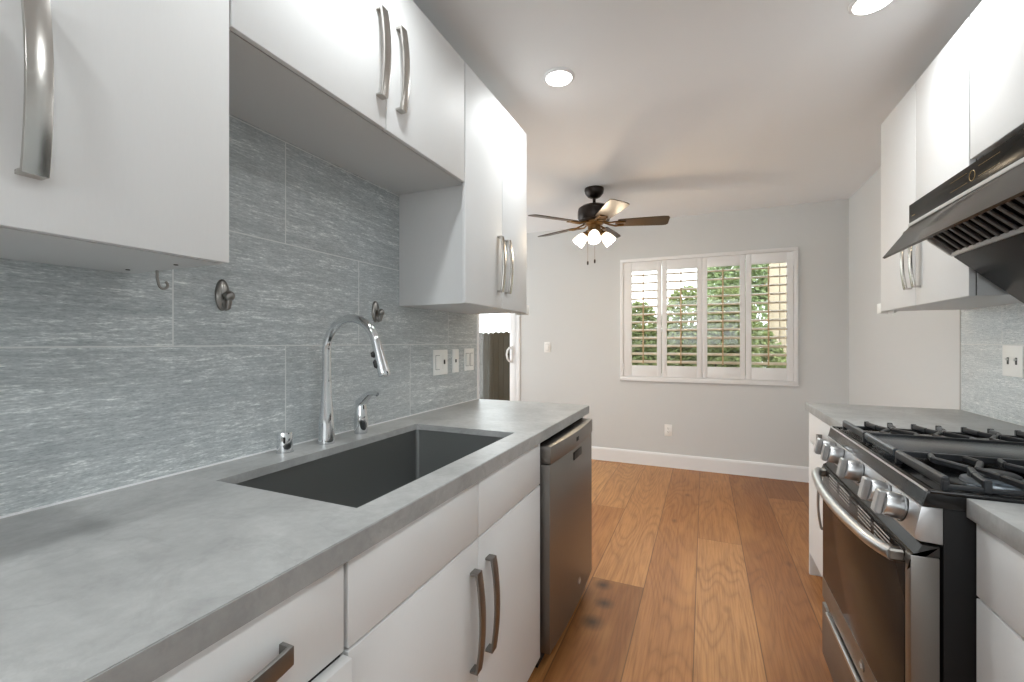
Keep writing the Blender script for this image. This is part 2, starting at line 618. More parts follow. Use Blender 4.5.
g.box(-1.0, 0.95, YB - 0.14, YB, 2.35, CEIL).box(-1.0, 0.95, YB - 0.14, YB, 0, 1.2)  # opening added out of view to let in fill daylight
g.box(XL - 0.26, -1.0, YB - 0.14, YB, 0, CEIL).box(0.95, XR + 0.14, YB - 0.14, YB, 0, CEIL)
struct(g.build('wall_back', M['wall']), 'wall behind the kitchen with a wide unseen opening added for fill daylight')
g = G()
g.box(XD - 0.14, XD, 2.0, 2.6, 0, CEIL).box(XD - 0.14, XD, 4.4, YF + 0.14, 0, CEIL)
g.box(XD - 0.14, XD, 2.6, 4.4, 0, 0.3).box(XD - 0.14, XD, 2.6, 4.4, 2.2, CEIL)  # unseen opening, added so daylight brightens the dining area
struct(g.build('wall_dining', M['wall']), 'side wall of the dining area with an unseen opening added for fill daylight')
struct(G().box(XD, XL - 0.12, YE - 0.12, YE, 0, CEIL).build('wall_near', M['wall']), 'wall closing the dining area')


def baseboard(name, pts_axis):
    prof = [(0, 0), (0.016, 0), (0.016, 0.118), (0.010, 0.132), (0, 0.135)]
    return prof


pf = [(YF - d, z) for d, z in baseboard('', 0)]
struct(G().prism(pf, 'x', -1.92, XR - 0.001).build('baseboard_far', M['trim'], sharp=20), 'white baseboard along far wall')
pr = [(XR - d, z) for d, z in baseboard('', 0)]
struct(G().prism(pr, 'y', 2.84, YF - 0.018).build('baseboard_right', M['trim'], sharp=20), 'white baseboard along right wall')

# window glazing (outside the shutters)
wd = bpy.data.objects.new('window_1', None)
COL.objects.link(wd)
ORIG[wd] = Vector((0, YF + 0.09, WZ0)); wd.location = ORIG[wd]
struct(wd, 'wide window behind white plantation shutters')
g = G()
y0, y1 = YF + 0.08, YF + 0.125
g.box(WX0, WX1, y0, y1, WZ0, WZ0 + 0.04).box(WX0, WX1, y0, y1, WZ1 - 0.04, WZ1)
g.box(WX0, WX0 + 0.04, y0, y1, WZ0, WZ1).box(WX1 - 0.04, WX1, y0, y1, WZ0, WZ1)
g.box(-0.035, 0.005, y0, y1, WZ0, WZ1)
g.build('window_frame', M['trim'], wd)
G().box(WX0 + 0.03, WX1 - 0.03, YF + 0.10, YF + 0.105, WZ0 + 0.03, WZ1 - 0.03).build('pane', M['glass'], wd)

# sliding glass door
dr = bpy.data.objects.new('door_1', None)
COL.objects.link(dr)
ORIG[dr] = Vector((-2.6, YF + 0.05, 0)); dr.location = ORIG[dr]
struct(dr, 'white framed sliding glass patio door')
g = G()
g.box(-1.965, -1.922, YF - 0.012, YF + 0.14, 0, DZ + 0.03, 0.003)
g.box(DX0, -1.965, YF + 0.0, YF + 0.14, DZ - 0.03, DZ)
g.box(DX0, DX0 + 0.04, YF + 0.0, YF + 0.14, 0, DZ - 0.03)
g.box(DX0 + 0.04, -1.965, YF + 0.02, YF + 0.14, 0, 0.03)
g.build('door_frame', M['trim'], dr)
g = G()
g.box(-2.062, -1.967, YF + 0.02, YF + 0.06, 0.03, DZ - 0.03, 0.004)
g.box(-3.15, -2.062, YF + 0.02, YF + 0.06, 0.03, 0.15)
g.box(-3.15, -2.062, YF + 0.02, YF + 0.06, DZ - 0.12, DZ - 0.03)
g.box(-3.21, -3.12, YF + 0.02, YF + 0.06, 0.03, DZ - 0.03)
g.build('sliding_sash', M['trim'], dr)
G().box(-3.13, -2.055, YF + 0.036, YF + 0.044, 0.14, DZ - 0.11).build('pane', M['glass'], dr)
g = G()
g.tube([(-2.048, YF + 0.02, 1.02), (-2.052, YF - 0.02, 1.025), (-2.062, YF - 0.042, 1.05), (-2.068, YF - 0.052, 1.10),
        (-2.062, YF - 0.042, 1.15), (-2.052, YF - 0.02, 1.175), (-2.048, YF + 0.02, 1.18)], 0.011, 10)
g.box(-2.056, -2.022, YF + 0.012, YF + 0.022, 1.0, 1.2, 0.004)
h = g.build('door_handle', M['trim'], dr)


# ---------------------------------------------------------------- plantation shutters
sh = thing('plantation_shutters', 'white four-panel plantation shutters filling the window', 'shutters', (-0.015, YF, 0.858))
g = G()
fx0, fx1, fz0, fz1 = -0.795, 0.767, 0.858, 2.093
for (a, b, c, d) in ((fx0, fx1, fz0, fz0 + 0.033), (fx0, fx1, fz1 - 0.033, fz1), (fx0, fx0 + 0.033, fz0 + 0.033, fz1 - 0.033), (fx1 - 0.033, fx1, fz0 + 0.033, fz1 - 0.033)):
    g.box(a, b, YF - 0.022, YF + 0.05, c, d, 0.003)
g.box(fx0 - 0.004, fx1 + 0.004, YF - 0.024, YF, fz0 - 0.008, fz0)
g.build('shutter_frame', M['trim'], sh)
px = [-0.762, -0.388, -0.018, 0.352, 0.734]
py0, py1 = YF - 0.016, YF + 0.014
for k in range(4):
    a, b = px[k] + 0.002, px[k + 1] - 0.002
    z0, z1 = fz0 + 0.036, fz1 - 0.036
    oz0, oz1 = 1.006, 1.962
    st = 0.052
    la, lb = (a + 0.080 if k == 0 else a + st), (b - 0.048)
    la = a + (0.080, 0.047, 0.044, 0.047)[k]
    lb = b - (0.044, 0.045, 0.044, 0.051)[k]
    g = G()
    g.box(a, la, py0, py1, z0, z1, 0.003).box(lb, b, py0, py1, z0, z1, 0.003)
    g.box(la, lb, py0, py1, z0, oz0, 0.002).box(la, lb, py0, py1, oz1, z1, 0.002)
    pn = g.build('shutter_panel', M['trim'], sh)
    n = 12
    for i in range(n):
        z = oz0 + (i + 0.5) * (oz1 - oz0) / n
        c = (py0 + py1) / 2
        prof = [(c + 0.032 * math.cos(t), z + 0.0075 * math.sin(t) + 0.010 * math.cos(t)) for t in [2 * math.pi * q_ / 12 for q_ in range(12)]]
        G().prism(prof, 'x', la + 0.001, lb - 0.001).build('louver', M['louver'], pn, sharp=60)
    xm = (la + lb) / 2 - 0.006
    G().box(xm - 0.006, xm + 0.006, py0 - 0.030, py0 - 0.018, oz0 + 0.02, oz1 - 0.03, 0.002).build('tilt_rod', M['rod'], pn)
    if k in (0, 3):
        xe = a if k == 0 else b
        for z in (z0 + 0.10, z1 - 0.10):
            G().tube([(xe, py0 - 0.004, z - 0.03), (xe, py0 - 0.004, z + 0.03)], 0.005, 10).build('hinge', M['trim'], pn)


# ---------------------------------------------------------------- cabinet building blocks
def bow(face, sign, c, length, axis, width=0.028, out=0.034, foot=0.022):
    """arched strap pull; face: X of the door face, sign: +1 towards +X; c = centre (y, z); axis 'z' or 'y'"""
    n = 14
    L = length / 2
    outer, inner = [], []
    for i in range(n + 1):
        t = -1 + 2 * i / n
        o_ = foot + (out - foot) * (1 - t * t)
        outer.append((t * L, o_))
        inner.append((t * (L - 0.0065), o_ - 0.0065))
    pts = [(-L, 0)] + outer + [(L, 0), (L - 0.0065, 0)] + inner[::-1] + [(-L + 0.0065, 0)]
    g = G()
    if axis == 'z':
        g.prism([(face + sign * o_, c[1] + l) for l, o_ in pts], 'y', c[0] - width / 2, c[0] + width / 2, 0.0012)
    else:
        g.prism([(face + sign * o_, c[0] + l) for l, o_ in pts], 'z', c[1] - width / 2, c[1] + width / 2, 0.0012)
    return g


def front(name, root, x0, x1, y0, y1, z0, z1, handle=None, hm='nickel', bev=0.0015):
    """a slab door or drawer front; handle = (axis, centre, length)"""
    p = G().box(x0, x1, y0, y1, z0, z1, bev).build(name, M['laminate'], root)
    if handle:
        ax, c, L = handle
        face, s = (x1, 1) if abs(x1) < abs(x0) else (x0, -1)
        hd = bow(face, s, c, L, ax).build('handle', M[hm], p)
    return p


TK = 0.118       # toe-kick height
# --- left base run (door faces at X = -0.535)
FX = -0.5565
BX = FX - 0.020
TKL = 0.0735


def base_left(name, label, y0, y1):
    t = thing(name, label, 'cabinet', ((XL + FX) / 2, (y0 + y1) / 2, 0))
    g = G()
    g.box(XL + 0.002, BX - 0.016, y0, y0 + 0.016, TKL, 0.872).box(XL + 0.002, BX - 0.016, y1 - 0.016, y1, TKL, 0.872)
    g.box(XL + 0.002, BX, y0 + 0.016, y1 - 0.016, TKL, TKL + 0.016)
    g.box(XL + 0.002, XL + 0.012, y0 + 0.016, y1 - 0.016, TKL + 0.016, 0.872)
    g.box(BX - 0.034, BX - 0.016, y0 + 0.016, y1 - 0.016, TKL + 0.016, 0.66 if 'sink' in name else 0.872)
    g.build('carcass', M['carcass'], t)
    G().box(BX - 0.07, BX - 0.055, y0, y1, 0.001, TKL).build('toe_kick', M['slot'], t)
    G().box(BX - 0.0155, BX - 0.004, y0 + 0.001, y1 - 0.001, TKL + 0.004, 0.870).build('gap_shade', M['slot'], t)  # dark sheet behind the fronts, painted shade for the seams
    return t


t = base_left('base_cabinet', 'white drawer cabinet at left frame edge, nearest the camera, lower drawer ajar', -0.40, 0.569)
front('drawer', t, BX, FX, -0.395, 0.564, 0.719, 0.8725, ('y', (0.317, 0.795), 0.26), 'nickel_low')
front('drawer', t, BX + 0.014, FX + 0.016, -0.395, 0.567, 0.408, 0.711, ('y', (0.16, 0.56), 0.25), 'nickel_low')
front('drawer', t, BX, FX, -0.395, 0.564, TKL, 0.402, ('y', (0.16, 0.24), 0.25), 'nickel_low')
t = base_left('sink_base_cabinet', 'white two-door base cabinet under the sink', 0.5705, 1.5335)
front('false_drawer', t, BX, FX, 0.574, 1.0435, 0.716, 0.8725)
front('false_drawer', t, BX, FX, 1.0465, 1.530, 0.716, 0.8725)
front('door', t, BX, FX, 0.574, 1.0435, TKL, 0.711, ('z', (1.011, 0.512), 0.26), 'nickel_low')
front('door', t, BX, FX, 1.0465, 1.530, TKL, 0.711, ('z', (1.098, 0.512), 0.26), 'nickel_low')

# end panel carrying the worktop beyond the dishwasher
tag(G().box(XL + 0.002, BX, 2.218, 2.238, 0.0, 0.8735, 0.001).build('cabinet_end_panel', M['laminate'], base=(-0.87, 2.228, 0)),
    'white end panel under worktop beyond the dishwasher', 'panel')

# worktop with sink cut-out
SX0, SX1, SY0, SY1 = -1.055, -0.626, 0.668, 1.455


def slab_with_hole(x0, x1, y0, y1, z0, z1, hx0, hx1, hy0, hy1):
    g = G()
    o = [(x0, y0), (x1, y0), (x1, y1), (x0, y1)]
    h = [(hx0, hy0), (hx1, hy0), (hx1, hy1), (hx0, hy1)]
    V = {}
    for nm, ring in (('o', o), ('h', h)):
        for z in (z0, z1):
            V[nm, z] = [g.bm.verts.new((x, y, z)) for x, y in ring]
    fa = []
    for i in range(4):
        j = (i + 1) % 4
        for z in (z0, z1):
            fa.append(g.bm.faces.new((V['o', z][i], V['o', z][j], V['h', z][j], V['h', z][i])))
        fa.append(g.bm.faces.new((V['o', z0][i], V['o', z0][j], V['o', z1][j], V['o', z1][i])))
        fa.append(g.bm.faces.new((V['h', z0][i], V['h', z0][j], V['h', z1][j], V['h', z1][i])))
    bmesh.ops.recalc_face_normals(g.bm, faces=fa)
    ed = [e for e in g.bm.edges if abs(e.verts[0].co.z - e.verts[1].co.z) < 1e-6 and
          (len({v for v in e.verts} & set(V['o', z0] + V['o', z1])) == 2)]
    bmesh.ops.bevel(g.bm, geom=ed, offset=0.0015, segments=2, affect='EDGES')
    return g


tag(slab_with_hole(XL + 0.0005, -0.5455, -0.42, 2.243, 0.892, 0.914, SX0, SX1, SY0, SY1).box(-0.572, -0.5456, -0.4199, 2.2429, 0.874, 0.8935).box(XL + 0.001, -0.572, 2.2, 2.2429, 0.874, 0.8935).build('worktop', M['counter'], base=(-0.87, 0.9, 0.874)),
    'long grey quartz worktop with the sink cut-out along the tiled left wall', 'worktop')

# undermount sink
t = thing('kitchen_sink', 'dark grey steel undermount sink below the arched tap', 'sink', (-0.84, 1.06, 0.664))
g = G()
zt, zb, w = 0.8915, 0.665, 0.0015
a0, a1, b0, b1 = SX0 - 0.003, SX1 + 0.003, SY0 - 0.003, SY1 + 0.003
g.bm.verts.ensure_lookup_table()
ins = 0.004
top = [(a0, b0), (a1, b0), (a1, b1), (a0, b1)]
bot = [(a0 + ins, b0 + ins), (a1 - ins, b0 + ins), (a1 - ins, b1 - ins), (a0 + ins, b1 - ins)]
T = [g.bm.verts.new((x, y, zt)) for x, y in top]
Bv = [g.bm.verts.new((x, y, zb)) for x, y in bot]
for i in range(4):
    j = (i + 1) % 4
    g.bm.faces.new((T[i], Bv[i], Bv[j], T[j]))
g.bm.faces.new(Bv[::-1])
bmesh.ops.recalc_face_normals(g.bm, faces=g.bm.faces[:])
bmesh.ops.bevel(g.bm, geom=[e for e in g.bm.edges if len(e.link_faces) == 2], offset=0.016, segments=4, affect='EDGES', profile=0.5)
bmesh.ops.solidify(g.bm, geom=g.bm.faces[:], thickness=-0.0015)
g.build('basin', M['sink'], t)
G().lathe([(0, 0.006), (0.03, 0.006), (0.045, 0.009), (0.056, 0.008), (0.058, 0.002), (0, 0.002)], (-0.86, 1.06, zb + 0.0005)).build('drain', M['chrome'], t)

# pull-down tap
fx, fy = -1.120, 1.060
t = thing('kitchen_tap', 'tall chrome gooseneck pull-down tap at the back of the sink', 'tap', (fx, fy, 0.914))
G().lathe([(0, 0), (0.0255, 0), (0.0262, 0.004), (0.0250, 0.012), (0.0235, 0.06), (0.0205, 0.105), (0.0175, 0.14), (0.0155, 0.17), (0.0148, 0.20), (0, 0.20)],
          (fx, fy, 0.914)).build('tap_body', M['chrome'], t)
cxx, czz, rr = fx + 0.103, 1.212, 0.103
pts = [(fx, fy, 1.10), (fx, fy, 1.16)]
for i in range(0, 27):
    a = math.pi - R(165) * i / 26
    pts.append((cxx + rr * math.cos(a), fy, czz + rr * math.sin(a)))
G().tube(pts, 0.0138, 18).build('gooseneck', M['chrome'], t)
e = Vector(pts[-1]); dv = (Vector(pts[-1]) - Vector(pts[-2])).normalized()
sp = G().lathe([(0, -0.002), (0.0148, -0.002), (0.0150, 0.01), (0.0156, 0.03), (0.0165, 0.06), (0.0182, 0.09), (0.0185, 0.102), (0.0165, 0.106), (0.0, 0.104)],
               e, dv).build('spray_head', M['chrome'], t)
side = Vector((-0.62, -0.78, 0)); side = (side - dv * side.dot(dv)).normalized()
g = G()
for (s_, l_) in ((0.034, 0.0075), (0.064, 0.012)):
    c_ = e + dv * s_ + side * 0.0145
    g.tube([c_ - dv * l_, c_ - dv * l_ * 0.6 + side * 0.003, c_ + dv * l_ * 0.6 + side * 0.0035, c_ + dv * l_], [0.004, 0.0065, 0.0065, 0.004], 10)
g.build('spray_button', M['rubber'], sp)

# separate lever control
lx, ly = -1.131, 1.227
t = thing('tap_lever', 'chrome single-lever tap control to the right of the gooseneck tap', 'tap', (lx, ly, 0.914))
G().lathe([(0, 0), (0.0225, 0), (0.0232, 0.003), (0.0238, 0.010), (0.0236, 0.055), (0.0222, 0.070), (0.0205, 0.080), (0.0195, 0.10), (0.014, 0.112), (0, 0.109)],
          (lx, ly, 0.914)).build('lever_body', M['chrome'], t)
G().tube([(lx - 0.008, ly, 0.995), (lx - 0.002, ly, 1.022), (lx + 0.018, ly, 1.037), (lx + 0.04, ly, 1.056), (lx + 0.06, ly, 1.062), (lx + 0.076, ly, 1.056)],
         [0.013, 0.0195, 0.0165, 0.0110, 0.0082, 0.0080], 12).build('lever', M['chrome'], t)

# air gap cap
ax_, ay_ = -1.142, 0.924
t = thing('air_gap_cap', 'short chrome cylinder air gap to the left of the tap', 'air gap', (ax_, ay_, 0.914))
G().lathe([(0, 0), (0.0240, 0), (0.0240, 0.002), (0.0225, 0.003), (0.0222, 0.054), (0.0205, 0.060), (0, 0.061)], (ax_, ay_, 0.914)).build('cap', M['chrome'], t)
dcam = Vector((0.70, -0.71, 0)).normalized()
sdir = Vector((-dcam.y, dcam.x, 0))
c_ = Vector((ax_, ay_, 0.914)) + dcam * 0.0215
G().bar(c_ + Vector((0, 0, 0.030)), c_ + Vector((0, 0, 0.048)), 0.008, 0.004, 0.001).build('vent_slot', M['rubber'], t)


# wall hooks
def wall_hook(label, y, z):
    t = thing('wall_hook', label, 'hook', (XL, y, z), 'pewter hooks on the tiles')
    G().ball((XL + 0.002, y, z), 1.0, (0.012, 0.019, 0.043), 28).build('back_plate', M['pewter'], t)
    g = G()
    pts = [(XL + 0.006, y, z - 0.012), (XL + 0.012, y, z - 0.030), (XL + 0.019, y, z - 0.038), (XL + 0.027, y, z - 0.035), (XL + 0.031, y, z - 0.022), (XL + 0.031, y, z - 0.010)]
    g.tube(pts, [0.008, 0.0065, 0.006, 0.006, 0.0065, 0.007], 12)
    g.ball((XL + 0.031, y, z - 0.004), 0.0135, (1, 1, 1.05), 18)
    g.build('hook_arm', M['pewter'], t)


wall_hook('pewter hook on tiles, beside the nearest upper cabinet', 0.771, 1.368)
wall_hook('pewter hook on tiles, just above the tap arc', 1.373, 1.362)

# screw hook under nearest cabinet
t = tag(G().tube([(-1.06, 0.60, 1.396)] + [(-1.06, 0.60, 1.38), (-1.06, 0.603, 1.366)] +
                 [(-1.06, 0.612 - 0.0085 * math.cos(a), 1.366 - 0.0085 * math.sin(a)) for a in [R(20 + 22 * i) for i in range(11)]], 0.0028, 8)
        .build('cup_hook', M['pewter'], base=(-1.06, 0.60, 1.396)), 'small metal cup hook under the nearest left upper cabinet', 'hook')
t.location = (-1.086, 0.562, 1.396)


# outlets and switches
def plate(name, label, face, sign, c, w, h, devs, axis='x', group=None):
    """face: wall face coordinate; devs: list of (offset, kind)"""
    loc = (face, c[0], c[1]) if axis == 'x' else (c[0], face, c[1])
    t = thing(name, label, 'outlet' if 'outlet' in name else 'switch', loc, group)

    def bx(g, d0, d1, a0, a1, z0, z1, bev=0.0):
        if axis == 'x':
            g.box(face + sign * d0, face + sign * d1, c[0] + a0, c[0] + a1, c[1] + z0, c[1] + z1, bev)
        else:
            g.box(c[0] + a0, c[0] + a1, face + sign * d0, face + sign * d1, c[1] + z0, c[1] + z1, bev)
    g = G(); bx(g, 0, 0.006, -w / 2, w / 2, -h / 2, h / 2, 0.002); g.build('cover_plate', M['plastic'], t)
    for off, kind in devs:
        g = G()
        if kind == 'rocker':
            bx(g, 0.006, 0.0064, off - 0.0185, off + 0.0185, -0.0355, 0.0355)
            f_ = g.build('rocker_gap_shade', M['groove'], t)  # grey sheet drawn as the shaded gap around the rocker
            g = G(); bx(g, 0.0062, 0.0095, off - 0.0165, off + 0.0165, -0.033, 0.033, 0.001)
            g.build('rocker', M['plastic'], f_)
        elif kind == 'outlet':
            bx(g, 0.006, 0.0078, off - 0.017, off + 0.017, -0.034, 0.034, 0.001)
            f_ = g.build('receptacle', M['plastic'], t)
            g = G()
            for zz in (0.018, -0.018):
                bx(g, 0.0078, 0.0083, off - 0.0075, off - 0.0050, zz - 0.002, zz + 0.007)
                bx(g, 0.0078, 0.0083, off + 0.0050, off + 0.0075, zz - 0.002, zz + 0.007)
                bx(g, 0.0078, 0.0083, off - 0.0025, off + 0.0025, zz - 0.011, zz - 0.007)
            g.build('slots', M['slot'], f_)
        elif kind == 'gfci':
            bx(g, 0.006, 0.0078, off - 0.017, off + 0.017, -0.034, 0.034, 0.001)
            f_ = g.build('receptacle', M['plastic'], t)
            g = G(); bx(g, 0.0078, 0.009, off - 0.007, off + 0.007, -0.010, 0.012, 0.0005); g.build('test_button', M['slot'], f_)
        elif kind == 'toggle':
            bx(g, 0.006, 0.0068, off - 0.006, off + 0.006, -0.014, 0.014)
            f_ = g.build('toggle_slot', M['slot'], t)
            g = G(); bx(g, 0.0065, 0.016, off - 0.004, off + 0.004, 0.002, 0.010, 0.001); g.build('toggle', M['plastic'], f_)
        elif kind == 'jack':
            bx(g, 0.006, 0.0072, off - 0.006, off + 0.006, -0.008, 0.008)
            g.build('jack', M['slot'], t)
    return t


plate('wall_outlet', 'wide white outlet plate on left tiles, nearest the tap', XL, 1, (1.838, 1.142), 0.128, 0.124, [(-0.028, 'rocker'), (0.030, 'gfci')])
plate('wall_jack_switch', 'narrow white plate, middle of the three on left tiles', XL, 1, (1.981, 1.144), 0.062, 0.122, [(0, 'jack')])
plate('wall_switch', 'white switch plate, nearest the end of the tiled wall', XL, 1, (2.125, 1.146), 0.105, 0.122, [(-0.022, 'rocker'), (0.022, 'rocker')])
plate('wall_switch', 'white two-toggle switch plate on the pale right-hand tiles', XR, -1, (2.423, 1.165), 0.128, 0.126, [(-0.026, 'toggle'), (0.026, 'toggle')])
plate('wall_outlet', 'white outlet low on far wall below the window', YF, -1, (-0.327, 0.368), 0.072, 0.116, [(0, 'outlet')], 'y')
plate('wall_switch', 'small white switch plate on far wall beside the glass door', YF, -1, (-1.594, 1.187), 0.072, 0.116, [(0, 'rocker')], 'y')

# ---------------------------------------------------------------- dishwasher
t = thing('dishwasher', 'stainless steel dishwasher at the end of the left base cabinets', 'dishwasher', (-0.85, 1.80, 0))
DY0, DY1 = 1.552, 2.2155
G().box(XL + 0.03, -0.572, DY0 - 0.008, DY1 + 0.001, 0.02, 0.850).build('tub', M['black_side'], t)
G().box(-0.64, -0.625, DY0, DY1, 0.001, 0.019).build('kick_plate', M['rubber'], t)


def curved(zlo, zhi, depth, name, mat, x_back=-0.572, x_edge=-0.527, bulge=0.010, parent=t, zt=0.0, bev=0.002):
    n = 16
    pts = [(x_back, DY0), (x_edge, DY0)]
    for i in range(1, n):
        s_ = i / n
        pts.append((x_edge + bulge * math.sin(math.pi * s_), DY0 + (DY1 - DY0) * s_))
    pts += [(x_edge, DY1), (x_back, DY1)]
    return G().prism(pts, 'z', zlo, zhi, bev).build(name, mat, parent)


dp = curved(0.075, 0.782, 0, 'door', M['steel_door'], bulge=0.012)
cp = curved(0.785, 0.851, 0, 'control_panel', M['steel_door'], x_edge=-0.523, bulge=0.014)
pk = G().box(-0.5165, -0.5115, 1.836, 1.960, 0.732, 0.766, 0.0015)
pk.build('latch_pocket', M['rubber'], dp)
G().box(-0.5125, -0.5085, 1.862, 1.903, 0.808, 0.826, 0.0012).build('indicator', M['black_side'], cp)


def emblem(x, y, z, r, sign, parent, mat_disc, mat_mark):
    d = G().lathe([(0, 0), (r, 0), (r, 0.0015), (r * 0.9, 0.0025), (0, 0.0025)], (x, y, z), (sign, 0, 0), 24).build('emblem', mat_disc, parent)
    g = G()
    xx = x + sign * 0.0032
    q_ = r * 0.55
    g.tube([(xx, y - sign * q_ * math.cos(a) * (0.35 + 0.07 * a), z + q_ * math.sin(a) * (0.5 + 0.08 * a)) for a in [0.4 * k for k in range(18)]], r * 0.07, 6)
    g.tube([(xx, y - r * 0.7, z - r * 0.2), (xx, y - r * 0.2, z + r * 0.1), (xx, y + r * 0.25, z - r * 0.1), (xx, y + r * 0.7, z + r * 0.25)], r * 0.06, 6)
    g.build('monogram', mat_mark, d)


emblem(-0.5160, 1.932, 0.165, 0.019, 1, dp, M['steel_dark'], M['hood_edge'])

# ---------------------------------------------------------------- left upper cabinets (door faces at X = -0.855)
UX, UB = -0.855, -0.876
ZB, ZTOP, ZM = 1.396, 2.336, 1.868


def upper(name, label, xw, xb, y0, y1, z0, z1):
    t = thing(name, label, 'cabinet', ((xw + xb) / 2, (y0 + y1) / 2, z0))
    lo, hi = min(xw, xb), max(xw, xb)
    s_ = 1 if xb > xw else -1
    g = G()
    g.box(lo, hi, y0, y0 + 0.016, z0, z1).box(lo, hi, y1 - 0.016, y1, z0, z1)
    g.box(lo, hi, y0 + 0.016, y1 - 0.016, z0, z0 + 0.016).box(lo, hi, y0 + 0.016, y1 - 0.016, z1 - 0.016, z1)
    g.box(lo if s_ > 0 else hi - 0.008, lo + 0.008 if s_ > 0 else hi, y0 + 0.016, y1 - 0.016, z0 + 0.016, z1 - 0.016)
    g.box(xb - s_ * 0.004, xb - s_ * 0.014, y0 + 0.016, y1 - 0.016, z0 + 0.016, z1 - 0.016)
    g.build('carcass', M['carcass'], t)
    G().box(xb + s_ * 0.0003, xb + s_ * (0.0015 if s_ < 0 else 0.0055), y0 + 0.004, y1 - 0.004, z0 + 0.002, z1 - 0.004).build('gap_shade', M['slot'], t)  # dark filler that paints the shadow line between door and carcass
    return t


XW = XL + 0.001
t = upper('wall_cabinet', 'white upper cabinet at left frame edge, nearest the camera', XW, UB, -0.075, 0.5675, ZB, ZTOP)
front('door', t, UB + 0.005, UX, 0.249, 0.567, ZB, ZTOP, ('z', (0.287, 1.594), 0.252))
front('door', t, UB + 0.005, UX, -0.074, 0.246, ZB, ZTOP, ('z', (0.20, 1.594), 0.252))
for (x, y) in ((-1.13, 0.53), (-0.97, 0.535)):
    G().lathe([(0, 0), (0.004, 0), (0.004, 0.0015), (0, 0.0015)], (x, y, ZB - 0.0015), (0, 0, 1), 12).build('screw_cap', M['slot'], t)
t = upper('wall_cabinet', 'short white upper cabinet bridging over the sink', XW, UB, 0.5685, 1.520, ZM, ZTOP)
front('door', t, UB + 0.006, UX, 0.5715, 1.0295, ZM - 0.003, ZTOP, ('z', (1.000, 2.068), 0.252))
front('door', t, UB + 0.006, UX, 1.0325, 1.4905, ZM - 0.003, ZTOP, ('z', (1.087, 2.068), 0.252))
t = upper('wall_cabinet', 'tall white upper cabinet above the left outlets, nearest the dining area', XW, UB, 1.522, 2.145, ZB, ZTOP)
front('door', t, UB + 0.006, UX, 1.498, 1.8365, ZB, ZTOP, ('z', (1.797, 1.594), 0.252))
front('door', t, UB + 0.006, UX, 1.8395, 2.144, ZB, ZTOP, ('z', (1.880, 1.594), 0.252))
G().box(UB - 0.02, UX - 0.002, 2.1455, 2.186, ZB - 0.008, ZB + 0.042, 0.001).box(UB - 0.02, UX - 0.03, 2.08, 2.1455, ZB - 0.012, ZB - 0.001).build('corner_guard', M['plastic'], t)

# ---------------------------------------------------------------- right base run
RF, RB_ = 0.516, 0.536
RE = 2.80        # far end of the right run
RY0, RY1 = 1.226, 2.012     # the range bay


def base_right(label, y0, y1):
    t = thing('base_cabinet', label, 'cabinet', (0.84, (y0 + y1) / 2, 0))
    g = G()
    g.box(RB_ + 0.006, XR - 0.002, y0, y0 + 0.016, TK, 0.872)
    g.box(RB_ + 0.006, XR - 0.002, y1 - 0.016, y1, TK, 0.872)
    g.box(RB_ + 0.006, XR - 0.002, y0 + 0.016, y1 - 0.016, TK, TK + 0.016)
    g.box(XR - 0.012, XR - 0.002, y0 + 0.016, y1 - 0.016, TK + 0.016, 0.872)
    g.box(RB_ + 0.006, RB_ + 0.02, y0 + 0.016, y1 - 0.016, TK + 0.016, 0.872)
    g.build('carcass', M['carcass'], t)
    G().box(RB_ + 0.0005, RB_ + 0.005, y0 + 0.003, y1 - 0.018, TK + 0.004, 0.870).build('gap_shade', M['slot'], t)  # dark sheet standing in for shade in the front gaps
    G().box(RB_ + 0.055, RB_ + 0.07, y0, y1 - 0.02, 0.001, TK).build('toe_kick', M['laminate'], t)
    return t


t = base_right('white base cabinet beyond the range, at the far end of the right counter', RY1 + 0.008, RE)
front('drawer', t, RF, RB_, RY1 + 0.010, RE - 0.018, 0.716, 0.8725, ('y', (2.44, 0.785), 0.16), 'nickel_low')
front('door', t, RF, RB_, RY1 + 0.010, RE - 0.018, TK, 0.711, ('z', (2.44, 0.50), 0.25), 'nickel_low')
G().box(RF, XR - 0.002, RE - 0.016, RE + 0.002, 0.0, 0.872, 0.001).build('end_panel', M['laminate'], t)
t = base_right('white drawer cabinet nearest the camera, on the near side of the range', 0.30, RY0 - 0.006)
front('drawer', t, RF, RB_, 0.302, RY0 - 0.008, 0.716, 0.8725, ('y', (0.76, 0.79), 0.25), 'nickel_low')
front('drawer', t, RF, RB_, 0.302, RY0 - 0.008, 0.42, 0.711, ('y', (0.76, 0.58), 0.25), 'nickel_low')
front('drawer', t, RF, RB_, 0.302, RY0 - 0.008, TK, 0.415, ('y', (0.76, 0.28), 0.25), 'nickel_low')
CXE = 0.503
tag(G().box(CXE, XR - 0.0005, RY1 + 0.004, RE + 0.022, 0.874, 0.914, 0.0015).build('worktop', M['counter'], base=(0.82, 2.4, 0.874)),
    'grey quartz worktop beyond the range, below the pale tiles', 'worktop')
tag(G().box(CXE, XR - 0.0005, 0.28, RY0 - 0.002, 0.874, 0.914, 0.0015).build('worktop', M['counter'], base=(0.82, 0.7, 0.874)),
    'grey quartz worktop corner at the lower right, nearest the camera', 'worktop')

